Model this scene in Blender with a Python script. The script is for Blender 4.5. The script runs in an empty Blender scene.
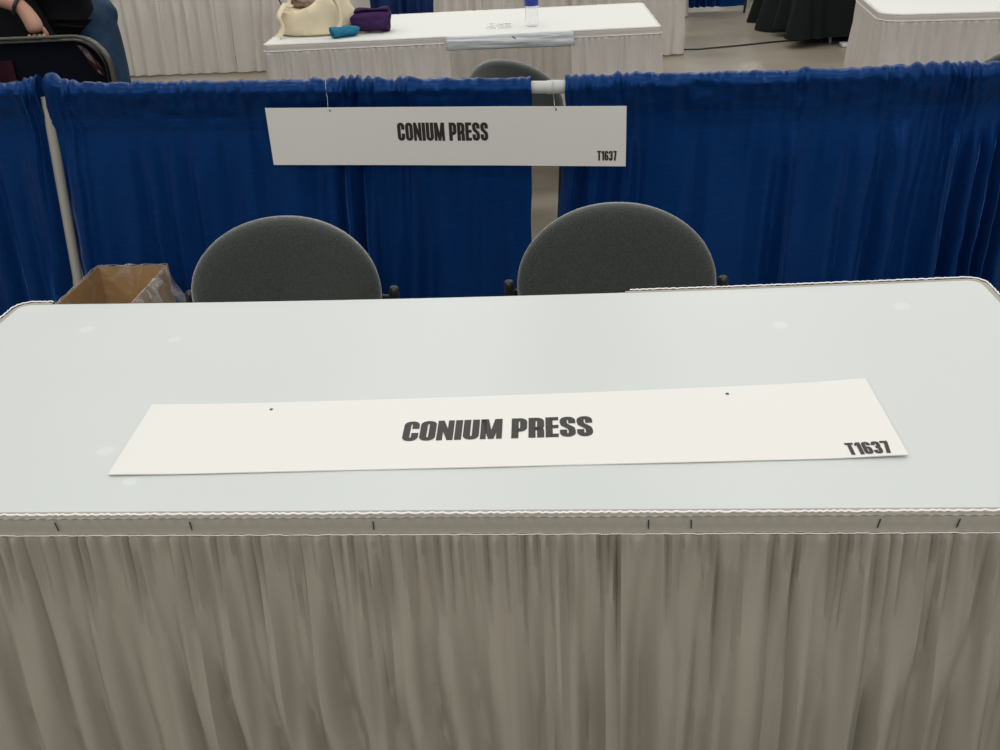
import bpy, math, random
from mathutils import Vector, Matrix, noise
PI = math.pi
random.seed(7)
sc = bpy.context.scene
C = sc.collection

# ------------------------------------------------------------------ materials
def mat(name, col, rough=.6, spec=.5, metal=0, bump=None, var=None, sheen=0, trans=0, alpha=1, coat=0, ior=1.45):
    m = bpy.data.materials.new(name); m.use_nodes = True
    nt = m.node_tree; b = nt.nodes['Principled BSDF']
    b.inputs['Base Color'].default_value = (*col, 1)
    b.inputs['Roughness'].default_value = rough
    b.inputs['Specular IOR Level'].default_value = spec
    b.inputs['Metallic'].default_value = metal
    b.inputs['Sheen Weight'].default_value = sheen
    b.inputs['Transmission Weight'].default_value = trans
    b.inputs['Alpha'].default_value = alpha
    b.inputs['Coat Weight'].default_value = coat
    b.inputs['IOR'].default_value = ior
    tc = nt.nodes.new('ShaderNodeTexCoord')
    if bump:
        sx, st, dist = bump
        mp = nt.nodes.new('ShaderNodeMapping'); mp.inputs['Scale'].default_value = sx if isinstance(sx, tuple) else (sx, sx, sx)
        n = nt.nodes.new('ShaderNodeTexNoise'); n.inputs['Scale'].default_value = 1; n.inputs['Detail'].default_value = 3
        bp = nt.nodes.new('ShaderNodeBump'); bp.inputs['Strength'].default_value = st; bp.inputs['Distance'].default_value = dist
        nt.links.new(tc.outputs['Object'], mp.inputs[0]); nt.links.new(mp.outputs[0], n.inputs['Vector'])
        nt.links.new(n.outputs['Fac'], bp.inputs['Height']); nt.links.new(bp.outputs[0], b.inputs['Normal'])
    if var:
        sx, c2, lo, hi = var
        mp = nt.nodes.new('ShaderNodeMapping'); mp.inputs['Scale'].default_value = sx if isinstance(sx, tuple) else (sx, sx, sx)
        n = nt.nodes.new('ShaderNodeTexNoise'); n.inputs['Scale'].default_value = 1; n.inputs['Detail'].default_value = 5
        r = nt.nodes.new('ShaderNodeMapRange'); r.inputs[1].default_value = lo; r.inputs[2].default_value = hi
        mx = nt.nodes.new('ShaderNodeMix'); mx.data_type = 'RGBA'
        mx.inputs[6].default_value = (*col, 1); mx.inputs[7].default_value = (*c2, 1)
        nt.links.new(tc.outputs['Object'], mp.inputs[0]); nt.links.new(mp.outputs[0], n.inputs['Vector'])
        nt.links.new(n.outputs['Fac'], r.inputs[0]); nt.links.new(r.outputs[0], mx.inputs[0]); nt.links.new(mx.outputs[2], b.inputs['Base Color'])
    return m

M = {}
M['vinyl'] = mat('white vinyl', (.575, .61, .595), .38, .4, bump=((3, 3, 3), .12, .02))
M['cover'] = mat('white cotton cover', (.70, .71, .68), .7, .3, bump=((3, 3, 3), .2, .02))
M['vinyl_thin'] = mat('white vinyl sheet', (.62, .66, .67), .3, .5, bump=((6, 20, 30), .5, .03))
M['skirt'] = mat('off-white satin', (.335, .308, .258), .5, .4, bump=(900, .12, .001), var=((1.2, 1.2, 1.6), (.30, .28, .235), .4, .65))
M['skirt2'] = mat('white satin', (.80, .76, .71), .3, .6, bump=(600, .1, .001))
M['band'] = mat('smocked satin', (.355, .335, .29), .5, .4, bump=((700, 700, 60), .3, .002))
M['thread'] = mat('white thread', (.93, .93, .9), .5, .4)
M['blue'] = mat('blue satin drape', (.002, .022, .10), .30, 1., bump=((240, 240, 500), .35, .0015), var=((30, 30, 220), (.004, .034, .145), .5, .72), sheen=1)
M['blue'].node_tree.nodes['Principled BSDF'].inputs['Specular Tint'].default_value = (.10, .32, 1, 1)
M['blue'].node_tree.nodes['Principled BSDF'].inputs['Sheen Tint'].default_value = (.12, .36, 1, 1)
M['blue'].node_tree.nodes['Principled BSDF'].inputs['Sheen Roughness'].default_value = .22
M['blue_dark'] = mat('navy drape', (.006, .025, .12), .6, .3, bump=(200, .3, .002))
M['black_cloth'] = mat('black cloth', (.006, .009, .009), .8, .2, bump=(200, .3, .002))
M['card'] = mat('white card', (.74, .735, .70), .5, .35)
M['ink'] = mat('black ink', (.035, .032, .030), .5, .3)
M['pipe'] = mat('pale grey pipe', (.56, .57, .55), .35, .5)
M['upright'] = mat('brushed grey upright', (.42, .41, .37), .4, .5, metal=.25)
M['fabric'] = mat('grey green chair fabric', (.019, .025, .022), .85, .25, bump=(420, .9, .002), var=(380, (.048, .058, .052), .42, .66), sheen=.8)
M['seatf'] = M['fabric']
M['black_metal'] = mat('black metal', (.012, .012, .013), .4, .5)
M['black_plastic'] = mat('black plastic', (.02, .021, .023), .35, .5)
M['cardboard'] = mat('cardboard', (.40, .245, .105), .85, .2, bump=((300, 300, 20), .2, .001), var=(5, (.33, .20, .085), .4, .7))
M['steel'] = mat('steel', (.55, .55, .55), .3, .5, metal=1)
M['denim'] = mat('blue denim', (.011, .030, .062), .85, .2, bump=(500, .4, .001), var=(9, (.03, .07, .12), .45, .75))
M['blackshirt'] = mat('black knit', (.005, .006, .008), .8, .2, bump=(300, .4, .001))
M['skin'] = mat('skin', (.56, .32, .23), .5, .4, var=(14, (.48, .24, .17), .4, .7))
M['hair'] = mat('brown hair', (.05, .028, .015), .5, .4, bump=((60, 60, 6), .6, .004))
M['shoe'] = mat('dark shoe', (.02, .02, .022), .5, .4)
M['case'] = mat('black suitcase lining', (.006, .006, .007), .25, .5, bump=((6, 6, 6), .5, .02))
M['maroon'] = mat('maroon lining', (.03, .007, .011), .3, .5, bump=(8, .6, .02))
M['olive'] = mat('olive piping', (.085, .085, .06), .45, .5)
M['canvas'] = mat('cream canvas', (.80, .70, .50), .85, .2, bump=(160, .3, .002))
M['taupe'] = mat('taupe cloth', (.36, .27, .20), .9, .2, bump=(40, .6, .01))
M['purple'] = mat('purple knit', (.045, .018, .075), .9, .2, bump=((20, 60, 60), .8, .008))
M['teal'] = mat('teal cloth', (.012, .17, .30), .6, .3, bump=(60, .4, .004))
M['label'] = mat('blue label', (.03, .06, .35), .4, .5)
M['yellow'] = mat('yellow cord', (.65, .42, .03), .5, .4)
M['amber'] = mat('amber print', (.55, .38, .12), .5, .4)
M['eye'] = mat('eye white', (.8, .8, .78), .3, .5)
M['lips'] = mat('lips', (.4, .14, .12), .5, .4)
M['clear'] = mat('clear water bottle plastic', (.93, .96, 1), .05, .5, trans=.85, ior=1.15, alpha=.55)

def film(name, alpha_lo, alpha_hi):
    m = bpy.data.materials.new(name); m.use_nodes = True
    nt = m.node_tree; nt.nodes.clear()
    out = nt.nodes.new('ShaderNodeOutputMaterial'); mx = nt.nodes.new('ShaderNodeMixShader')
    tr = nt.nodes.new('ShaderNodeBsdfTransparent'); tr.inputs[0].default_value = (.97, .97, .97, 1)
    b = nt.nodes.new('ShaderNodeBsdfPrincipled'); b.inputs['Base Color'].default_value = (.75, .77, .8, 1)
    b.inputs['Roughness'].default_value = .12; b.inputs['Specular IOR Level'].default_value = 1
    tc = nt.nodes.new('ShaderNodeTexCoord'); n = nt.nodes.new('ShaderNodeTexNoise'); n.inputs['Scale'].default_value = 16; n.inputs['Detail'].default_value = 4
    n.inputs['Distortion'].default_value = 1.2
    r = nt.nodes.new('ShaderNodeMapRange'); r.inputs[1].default_value = .45; r.inputs[2].default_value = .72; r.inputs[3].default_value = alpha_lo; r.inputs[4].default_value = alpha_hi
    bp = nt.nodes.new('ShaderNodeBump'); bp.inputs['Strength'].default_value = 1; bp.inputs['Distance'].default_value = .03
    nt.links.new(tc.outputs['Object'], n.inputs['Vector']); nt.links.new(n.outputs['Fac'], r.inputs[0]); nt.links.new(r.outputs[0], mx.inputs[0])
    nt.links.new(n.outputs['Fac'], bp.inputs['Height']); nt.links.new(bp.outputs[0], b.inputs['Normal'])
    nt.links.new(tr.outputs[0], mx.inputs[1]); nt.links.new(b.outputs[0], mx.inputs[2]); nt.links.new(mx.outputs[0], out.inputs[0])
    return m
M['film'] = film('clear bag film', .13, .5)
M['film_in'] = film('clear bag film inside', .01, .16)

def translucent(m, w, k=1):
    nt = m.node_tree; b = nt.nodes['Principled BSDF']; out = nt.nodes['Material Output']
    t = nt.nodes.new('ShaderNodeBsdfTranslucent'); t.inputs[0].default_value = [min(1, c * k) for c in b.inputs['Base Color'].default_value[:3]] + [1]
    mx = nt.nodes.new('ShaderNodeMixShader'); mx.inputs[0].default_value = w
    nt.links.new(b.outputs[0], mx.inputs[1]); nt.links.new(t.outputs[0], mx.inputs[2]); nt.links.new(mx.outputs[0], out.inputs[0])
translucent(M['skirt2'], .35); translucent(M['blue'], .22, 1.6)
def vinyl_spots(m, spots):
    """faint round wear marks on the vinyl, in object coordinates"""
    nt = m.node_tree; b = nt.nodes['Principled BSDF']; tc = nt.nodes.new('ShaderNodeTexCoord')
    prev = None
    for (x, y, r) in spots:
        d = nt.nodes.new('ShaderNodeVectorMath'); d.operation = 'DISTANCE'; d.inputs[1].default_value = (x, y, .0)
        mp = nt.nodes.new('ShaderNodeMapping'); mp.inputs['Scale'].default_value = (1, 1, 0)
        nt.links.new(tc.outputs['Object'], mp.inputs[0]); nt.links.new(mp.outputs[0], d.inputs[0])
        r1 = nt.nodes.new('ShaderNodeMapRange'); r1.inputs[1].default_value = r; r1.inputs[2].default_value = r * .75; r1.inputs[3].default_value = 0; r1.inputs[4].default_value = 1
        nt.links.new(d.outputs['Value'], r1.inputs[0])
        if prev is None: prev = r1.outputs[0]
        else:
            a = nt.nodes.new('ShaderNodeMath'); a.operation = 'MAXIMUM'; nt.links.new(prev, a.inputs[0]); nt.links.new(r1.outputs[0], a.inputs[1]); prev = a.outputs[0]
    mx = nt.nodes.new('ShaderNodeMix'); mx.data_type = 'RGBA'
    mx.inputs[6].default_value = b.inputs['Base Color'].default_value; mx.inputs[7].default_value = (.63, .66, .645, 1)
    nt.links.new(prev, mx.inputs[0]); nt.links.new(mx.outputs[2], b.inputs['Base Color'])
vinyl_spots(M['vinyl'], [(-.747, .596 - .3665, .016), (-.561, .55 - .3665, .014), (-.53, .165 - .3665, .015), (-.46, .083 - .3665, .012), (.532, .565 - .3665, .016), (.76, .63 - .3665, .018)])

# ------------------------------------------------------------------ mesh helpers
class MB:
    def __init__(s): s.v = []; s.f = []; s.flat = set()
    def quadgrid(s, P, closed_u=False, closed_v=False):
        """P[i][j] grid of points"""
        nu, nv = len(P), len(P[0]); o = len(s.v)
        for row in P: s.v.extend(tuple(p) for p in row)
        for i in range(nu if closed_u else nu - 1):
            for j in range(nv if closed_v else nv - 1):
                i2 = (i + 1) % nu; j2 = (j + 1) % nv
                s.f.append((o + i * nv + j, o + i2 * nv + j, o + i2 * nv + j2, o + i * nv + j2))
        return s
    def tube(s, pts, r, n=12, cap=True, closed=False):
        pts = [Vector(p) for p in pts]; rs = r if isinstance(r, (list, tuple)) else [r] * len(pts)
        rings = []; up = None; m = len(pts)
        for i, p in enumerate(pts):
            if closed: t = (pts[(i + 1) % m] - pts[i - 1]).normalized()
            else: t = (pts[min(i + 1, m - 1)] - pts[max(i - 1, 0)]).normalized()
            if up is None: up = Vector((0, 0, 1)) if abs(t.z) < .9 else Vector((1, 0, 0))
            a = t.cross(up)
            if a.length < 1e-6: a = t.cross(Vector((0, 1, 0)))
            a.normalize(); bb = a.cross(t).normalized(); up = bb
            rings.append([p + a * math.cos(2 * PI * k / n) * rs[i] + bb * math.sin(2 * PI * k / n) * rs[i] for k in range(n)])
        o = len(s.v); s.quadgrid(rings, closed_u=closed, closed_v=True)
        if cap and not closed:
            s.f.append(tuple(o + k for k in range(n))); s.f.append(tuple(o + (m - 1) * n + k for k in reversed(range(n))))
        return s
    def lathe(s, prof, c=(0, 0, 0), n=24):
        rings = [[(c[0] + r * math.cos(2 * PI * k / n), c[1] + r * math.sin(2 * PI * k / n), c[2] + z) for k in range(n)] for r, z in prof]
        return s.quadgrid(rings, closed_v=True)
    def box(s, x0, x1, y0, y1, z0, z1, bev=0):
        o = len(s.v); b = bev
        if not b:
            for z in (z0, z1):
                for x, y in ((x0, y0), (x1, y0), (x1, y1), (x0, y1)): s.v.append((x, y, z))
            s.f += [(o, o + 3, o + 2, o + 1), (o + 4, o + 5, o + 6, o + 7)] + [(o + k, o + (k + 1) % 4, o + 4 + (k + 1) % 4, o + 4 + k) for k in range(4)]
            return s
        def loop(x0, x1, y0, y1, z, r):
            L = []
            for cx, cy, a0 in ((x1 - r, y0 + r, -90), (x1 - r, y1 - r, 0), (x0 + r, y1 - r, 90), (x0 + r, y0 + r, 180)):
                for k in range(5):
                    a = math.radians(a0 + 22.5 * k); L.append((cx + r * math.cos(a), cy + r * math.sin(a), z))
            return L
        L = []
        for k in range(4):
            a = k * PI / 6; L.append(loop(x0 + b * (1 - math.sin(a)), x1 - b * (1 - math.sin(a)), y0 + b * (1 - math.sin(a)), y1 - b * (1 - math.sin(a)), z0 + b * (1 - math.cos(a)), b * 1.01))
        for k in range(4):
            a = (3 - k) * PI / 6; L.append(loop(x0 + b * (1 - math.sin(a)), x1 - b * (1 - math.sin(a)), y0 + b * (1 - math.sin(a)), y1 - b * (1 - math.sin(a)), z1 - b * (1 - math.cos(a)), b * 1.01))
        s.quadgrid(L, closed_v=True); n = 20
        s.f.append(tuple(o + k for k in reversed(range(n)))); s.f.append(tuple(o + 7 * n + k for k in range(n)))
        return s
    def build(s, name, m, parent=None, smooth=True, loc=None, rot=0):
        me = bpy.data.meshes.new(name); me.from_pydata(s.v, [], s.f); me.update()
        if smooth:
            me.polygons.foreach_set('use_smooth', [True] * len(me.polygons))
        me.materials.append(M[m] if isinstance(m, str) else m)
        if smooth:
            try: me.set_sharp_from_angle(angle=math.radians(50))
            except Exception: pass
        o = bpy.data.objects.new(name, me); C.objects.link(o)
        if parent: o.parent = parent
        if loc: o.location = loc
        if rot: o.rotation_euler.z = rot
        return o

def tag(o, label=None, cat=None, group=None, kind=None):
    for k, v in (('label', label), ('category', cat), ('group', group), ('kind', kind)):
        if v: o[k] = v
    return o
def empty(name, loc=(0, 0, 0), rot=0):
    o = bpy.data.objects.new(name, None); C.objects.link(o); o.location = loc; o.rotation_euler.z = rot
    o.empty_display_size = .05; return o
def solid(o, t, off=-1):
    md = o.modifiers.new('thick', 'SOLIDIFY'); md.thickness = t; md.offset = off; return o
def copy_tree(o, parent=None):
    c = o.copy(); C.objects.link(c)
    if parent: c.parent = parent
    for ch in list(o.children): copy_tree(ch, c)
    return c
def N1(x, seed=0.): return noise.noise(Vector((x, seed * 7.31 + .37, seed * 3.17 + .11)))
def N2(x, y, seed=0.): return noise.noise(Vector((x, y, seed * 5.77 + .19)))
def N3(p, seed=0.): return noise.noise(Vector(p) + Vector((seed * 3.1, seed * 1.7, seed * 9.2)))
def sm(a, b, x):
    t = max(0, min(1, (x - a) / (b - a))); return t * t * (3 - 2 * t)

# ------------------------------------------------------------------ floor
m = mat('polished concrete', (.30, .265, .205), .32, .45, bump=(3, .15, .02), var=(1.6, (.22, .195, .15), .35, .7))
fl = MB().box(-16, 16, -8, 22, -.1, 0).build('floor', m, smooth=False); tag(fl, kind='structure')

# ------------------------------------------------------------------ pleated skirt
def path_len(pts):
    s = [0]
    for a, b in zip(pts, pts[1:]): s.append(s[-1] + math.dist(a, b))
    return s
def rr(w, d, r, start, end, back_dy=0):
    """outline of a table as a list of corners, walked counter-clockwise seen from above, from the point start to the point end (parameters on the outline)"""
    pass
def corner(cx, cy, r, a0, n=8):
    return [(cx + r * math.cos(math.radians(a0 + 90 * k / n)), cy + r * math.sin(math.radians(a0 + 90 * k / n))) for k in range(n + 1)]
def resample(pts, ds):
    S = path_len(pts); L = S[-1]; n = max(2, int(L / ds)); out = []; i = 0
    for k in range(n + 1):
        s = L * k / n
        while i < len(S) - 2 and S[i + 1] < s: i += 1
        t = (s - S[i]) / max(1e-9, S[i + 1] - S[i]); a, b = pts[i], pts[i + 1]
        out.append((a[0] + (b[0] - a[0]) * t, a[1] + (b[1] - a[1]) * t, s))
    res = []
    for k, (x, y, s) in enumerate(out):
        a = out[max(0, k - 1)]; b = out[min(n, k + 1)]
        tx, ty = b[0] - a[0], b[1] - a[1]; l = math.hypot(tx, ty) or 1
        res.append((x, y, s, ty / l, -tx / l))
    return res
def warp(s, fr, seed): return s * fr + 1.1 * N1(s * fr * .45, seed)
def fold(ph):      # rounded outer, narrow inner crease
    c = .5 + .5 * math.cos(2 * PI * ph); return c ** .7 * 2 - 1
def skirt_cloth(path, ztop, zbot, ds, rows, fine, coarse, af, ac, flare, seed, band_h=.028, top=None):
    R = resample(path, ds); G = []
    for (x, y, s, nx, ny) in R:
        col = []
        dz = top(x, y) if top else 0
        for j in range(rows + 1):
            u = j / rows; t = u ** 1.7
            z = ztop - band_h + dz * (1 - t) - (ztop - band_h - zbot) * t
            a = (1 - .8 * sm(.02, .30, t)) * sm(-.01, .012, t)
            f1 = fold(warp(s, fine, seed)) * af * a
            k = sm(0.0, .45, t)
            wob = .10 * N2(s * 2, t * 1.5, seed)
            f2 = fold(warp(s + wob * k * .35, coarse, seed + 1)) * ac * k
            f3 = fold(warp(s + .03 * t * N1(s * 3, seed + 5), coarse * 2.1, seed + 2)) * ac * .45 * sm(0, .12, t) * (1 - .35 * sm(.3, 1, t)) * (.5 + N1(s * 4, seed + 3))
            f4 = N2(s * 5, t * 3, seed + 4) * .006 * sm(0, .3, t)
            d = .004 * sm(0, .015, t) + f1 + f2 + f3 + f4 + flare * t + ac * k * .8
            tg = .006 * N2(s * 14, t * 2, seed + 6) * k
            col.append((x + nx * d - ny * tg, y + ny * d + nx * tg, z))
        G.append(col)
    return MB().quadgrid(G)
def band_mesh(path, ztop, h, ds, seed, top=None, off=.0035):
    R = resample(path, ds); G = []
    for (x, y, s, nx, ny) in R:
        dz = top(x, y) if top else 0
        ruf = abs(N1(s * 38, seed)) * .0035
        w = .0012 * math.sin(s * 420) + .0015 * N1(s * 12, seed + 1)
        w2 = .0006 * math.sin(s * 300 + 1)
        P = [(-.007, ztop + dz - .0005), (.000, ztop + dz + .0015 + ruf * .5), (off + .001 + w, ztop + dz + ruf * .7 - .001), (off + .003 + w, ztop + dz - .003), (off + .0005, ztop + dz - .006),
             (off + .002 + w2, ztop + dz - .010), (off + .0022 + w2, ztop + dz - h * .6), (off + .0015 + w2, ztop + dz - h + .003), (off + .003, ztop + dz - h + .001), (off + .0005, ztop + dz - h - .001)]
        G.append([(x + nx * d, y + ny * d, z) for d, z in P])
    return MB().quadgrid(G)
def stitch_mesh(path, z, ds, seed, off, amp=.0016, top=None, r=.0009):
    """a row of short stitches along the path"""
    R = resample(path, ds); b = MB(); k = 0
    while k < len(R) - 4:
        n = random.choice((2, 3, 4))
        pts = []
        for q in range(n + 1):
            if k + q >= len(R): break
            x, y, s, nx, ny = R[k + q]; dz = top(x, y) if top else 0
            d = off + amp * math.sin(PI * q / n)
            pts.append((x + nx * d, y + ny * d, z + dz + .0008 * N1(s * 90, seed)))
        if len(pts) > 1: b.tube(pts, r, 5)
        k += n
    return b

def folding_table(w, d, h, loc, rot, label, group=None):
    t = empty('folding_table', loc, rot); tag(t, label, 'table', group)
    rc = .11 if rot == -.09 else .035
    oc = []
    for cx, cy, a0 in ((w / 2 - .004 - rc, -d / 2 + .004 + rc, -90), (w / 2 - .004 - rc, d / 2 - .004 - rc, 0), (-w / 2 + .004 + rc, d / 2 - .004 - rc, 90), (-w / 2 + .004 + rc, -d / 2 + .004 + rc, 180)): oc += corner(cx, cy, rc, a0)
    b = MB(); b.quadgrid([[(x, y, h - .032) for x, y in oc], [(x, y, h - .004) for x, y in oc]], closed_v=True); k = len(oc)
    b.f.append(tuple(reversed(range(k)))); b.f.append(tuple(range(k, 2 * k))); b.build('tabletop', 'pipe', t)
    for sx in (-1, 1):
        for sy in (-1, 1):
            x = sx * (w / 2 - .22); y = sy * (d / 2 - .08)
            MB().tube([(x, y, h - .03), (x, y, .0)], .0125).build('leg', 'upright', t)
        MB().tube([(sx * (w / 2 - .22), -d / 2 + .08, .25), (sx * (w / 2 - .22), d / 2 - .08, .25)], .009).build('crossbar', 'upright', t)
    return t
def vinyl_top(w, d, h, loc, rot, label, top=None, bdy=None, r=.04, seed=0, lip=.018):
    nx, ny = 72, 30; G = []
    def outline(x, y):   # superellipse-rounded corners
        ex = max(0, abs(x) - (w / 2 - r)); ey = max(0, abs(y) - (d / 2 - r))
        l = math.hypot(ex, ey)
        if l > r:
            x = math.copysign(w / 2 - r + ex * r / l, x) if ex else x; y = math.copysign(d / 2 - r + ey * r / l, y) if ey else y
        return x, y
    def ad(i, n, L):
        t = i / n; t = .5 - .5 * math.cos(PI * t) if False else t
        return (t - .5) * L
    xs = [-w / 2 + r * k / 6 for k in range(6)] + [-w / 2 + r + (w - 2 * r) * k / nx for k in range(nx + 1)] + [w / 2 - r + r * k / 6 for k in range(1, 7)]
    ys = [-d / 2 + r * k / 6 for k in range(6)] + [-d / 2 + r + (d - 2 * r) * k / ny for k in range(ny + 1)] + [d / 2 - r + r * k / 6 for k in range(1, 7)]
    for x in xs:
        col = []
        for y in ys:
            X, Y = outline(x, y); Y2 = Y + (bdy(X, Y) if bdy else 0)
            z = h + (top(X, Y) if top else 0)
            e = min(w / 2 - abs(X), d / 2 - abs(Y))
            z += .0007 * N2(X * 6, Y * 6, seed) * sm(0, .05, e) - .0014 * (1 - sm(0, .006, e))
            col.append((X, Y2, z))
        G.append(col)
    b = MB().quadgrid(G)
    # turned-down lip
    nX, nY = len(xs), len(ys)
    ring = [(i, 0) for i in range(nX)] + [(nX - 1, j) for j in range(1, nY)] + [(i, nY - 1) for i in range(nX - 2, -1, -1)] + [(0, j) for j in range(nY - 2, 0, -1)]
    top_i = [i * nY + j for i, j in ring]; o = len(b.v)
    for q in top_i:
        x, y, z = b.v[q]; b.v.append((x * 1.0006, y * 1.001, z - lip))
    n = len(ring)
    for k in range(n): b.f.append((top_i[k], o + k, o + (k + 1) % n, top_i[(k + 1) % n]))
    ob = b.build('tablecloth', 'vinyl' if seed == 0 else 'cover', loc=loc, rot=rot); tag(ob, label, 'tablecloth')
    return ob

# ------------------------------------------------------------------ FRONT TABLE
TW, TD, TH = 1.875, .727, .745
TL = (0, .3705, 0)
def sagF(x, y): return -.009 * max(0, (y + TD / 2) / TD) * max(0, 1 - (x / .93) ** 2)
def bdyF(x, y): return .012 * (x / .93) * max(0, (y + TD / 2) / TD)
folding_table(TW - .02, TD - .02, TH - .012, TL, 0, 'long folding table under a white cloth in front, with a flat name sign on it')
vinyl_top(TW, TD, TH, TL, 0, 'smooth white vinyl cover stretched over the large front table', sagF, bdyF, r=.03)
hw, hd, r = TW / 2, TD / 2, .03
pf = [(.27, hd + bdyF(.27, hd))]
pf = [(.27, hd)] + list(reversed(corner(hw - r, hd - r, r, 0))) + list(reversed(corner(hw - r, -hd + r, r, -90))) + list(reversed(corner(-hw + r, -hd + r, r, 180))) + list(reversed(corner(-hw + r, hd - r, r, 90))) + [(-.87, hd)]
pf = [(x, y + bdyF(x, y)) for x, y in pf]
pf = list(reversed(pf))     # counter-clockwise so the computed normal points outward
sk = empty('table_skirt', TL); tag(sk, 'long off-white gathered skirt hanging on the large table in front', 'table skirt')
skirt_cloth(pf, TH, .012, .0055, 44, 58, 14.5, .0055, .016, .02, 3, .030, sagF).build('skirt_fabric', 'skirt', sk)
band_mesh(pf, TH, .030, .003, 5, sagF).build('header_band', 'band', sk)
stitch_mesh(pf, TH + .0028, .0045, 1, .003, .0022, sagF, .0013).build('top_stitching', 'thread', sk)
stitch_mesh(pf, TH - .0305, .0045, 2, .0062, .0006, sagF, .0007).build('bottom_stitching', 'thread', sk)
for x, tl in ((-.531, .2), (-.345, .1), (-.098, 0), (.261, .0), (.315, .05), (.552, -.2), (.650, -.25)):
    MB().tube([(x, -hd - .0075, TH - .008), (x + .003 * tl * 4, -hd - .008, TH - .021)], .0008, 6).build('pin', 'black_metal', sk)

# ------------------------------------------------------------------ lettering
HX, HY = .235, .165
def arc(cx, cy, rx, ry, a0, a1, n=6):
    return [(cx + rx * math.cos(math.radians(a0 + (a1 - a0) * k / n)), cy + ry * math.sin(math.radians(a0 + (a1 - a0) * k / n))) for k in range(n + 1)]
def glyph(ch):
    """(width, [(path, closed)...], [polygons])"""
    l, b, t = HX / 2, HY / 2, 1 - HY / 2; rx, ry = .13, .12
    def R(w): return w - HX / 2
    P = []; Q = []
    if ch in 'CO06':
        w = .52
    if ch == 'O': w = .53; r = R(w); P = [(arc(r - rx, t - ry, rx, ry, 0, 90) + arc(l + rx, t - ry, rx, ry, 90, 180) + arc(l + rx, b + ry, rx, ry, 180, 270) + arc(r - rx, b + ry, rx, ry, 270, 360), True)]
    elif ch == 'C': w = .52; r = R(w); P = [([(r, .61)] + arc(r - rx, t - ry, rx, ry, 0, 90) + arc(l + rx, t - ry, rx, ry, 90, 180) + arc(l + rx, b + ry, rx, ry, 180, 270) + arc(r - rx, b + ry, rx, ry, 270, 360) + [(r, .40)], False)]
    elif ch == 'U': w = .53; r = R(w); P = [([(l, 1)] + arc(l + rx, b + ry, rx, ry, 180, 270) + arc(r - rx, b + ry, rx, ry, 270, 360) + [(r, 1)], False)]
    elif ch == 'I': w = HX; Q = [[(0, 0), (w, 0), (w, 1), (0, 1)]]
    elif ch == 'N': w = .55; Q = [[(0, 0), (.2, 0), (.2, 1), (0, 1)], [(w - .2, 0), (w, 0), (w, 1), (w - .2, 1)], [(0, 1), (w - .2, 0), (w, 0), (.2, 1)]]
    elif ch == 'M': w = .72; Q = [[(0, 0), (.19, 0), (.19, 1), (0, 1)], [(w - .19, 0), (w, 0), (w, 1), (w - .19, 1)], [(.0, 1), (w / 2 - .09, 0), (w / 2 + .09, 0), (.25, 1)], [(w, 1), (w - .25, 1), (w / 2 - .09, 0), (w / 2 + .09, 0)]]
    elif ch in 'PR':
        w = .52; r = R(w); Q = [[(0, 0), (HX, 0), (HX, 1), (0, 1)]]
        m = .40 if ch == 'P' else .45
        P = [([(HX * .5, t)] + arc(r - rx, t - ry, rx, ry, 90, 0) + arc(r - rx, m + ry, rx, ry, 0, -90) + [(HX * .5, m)], False)]
        if ch == 'R': P.append(([(r - .11, .46)] + arc(r - .1, .46 - .12, .1, .1, 90, 0) + [(r, 0)], False))
    elif ch == 'E': w = .43; Q = [[(0, 0), (HX, 0), (HX, 1), (0, 1)]] + [[(HX * .5, y - HY / 2), (w, y - HY / 2), (w, y + HY / 2), (HX * .5, y + HY / 2)] for y in (b, .52, t)]
    elif ch == 'T': w = .5; Q = [[(w / 2 - HX / 2, 0), (w / 2 + HX / 2, 0), (w / 2 + HX / 2, 1), (w / 2 - HX / 2, 1)], [(0, 1 - HY), (w, 1 - HY), (w, 1), (0, 1)]]
    elif ch == 'S':
        w = .52; r = R(w); P = [([(r, .66)] + arc(r - rx, t - ry, rx, ry, 0, 90) + arc(l + rx, t - ry, rx, ry, 90, 180) + [(l, .72), (l + .03, .60), (r - .03, .42), (r, .30)] + arc(r - rx, b + ry, rx, ry, 0, -90) + arc(l + rx, b + ry, rx, ry, 270, 180) + [(l, .35)], False)]
    elif ch == '1': w = .36; Q = [[(w - HX, 0), (w, 0), (w, 1), (w - HX, 1)], [(0, .70), (w - HX, .74), (w - HX, 1), (w - HX * .8, 1), (0, .86)]]
    elif ch == '6': w = .52; r = R(w); P = [([(r, .70)] + arc(r - rx, t - ry, rx, ry, 0, 90) + arc(l + rx, t - ry, rx, ry, 90, 180) + arc(l + rx, b + ry, rx, ry, 180, 270) + arc(r - rx, b + ry, rx, ry, 270, 360) + arc(r - rx, .53 - ry, rx, ry, 0, 90) + [(l, .53)], False)]
    elif ch == '3': w = .52; r = R(w); P = [([(l, .70)] + arc(l + rx, t - ry, rx, ry, 180, 90) + arc(r - rx, t - ry, rx, ry, 90, 0) + arc(r - rx, .52 + ry, rx, ry, 0, -90) + [(l + .07, .52)], False), ([(l + .07, .52)] + arc(r - rx, .52 - ry, rx, ry, 90, 0) + arc(r - rx, b + ry, rx, ry, 0, -90) + arc(l + rx, b + ry, rx, ry, 270, 180) + [(l, .30)], False)]
    elif ch == '7': w = .46; Q = [[(0, 1 - HY), (w, 1 - HY), (w, 1), (0, 1)], [(.10, 0), (.10 + HX * 1.02, 0), (w, .83), (w, 1), (w - HX, .85)]]
    else: w = .22
    return w, P, Q
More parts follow.
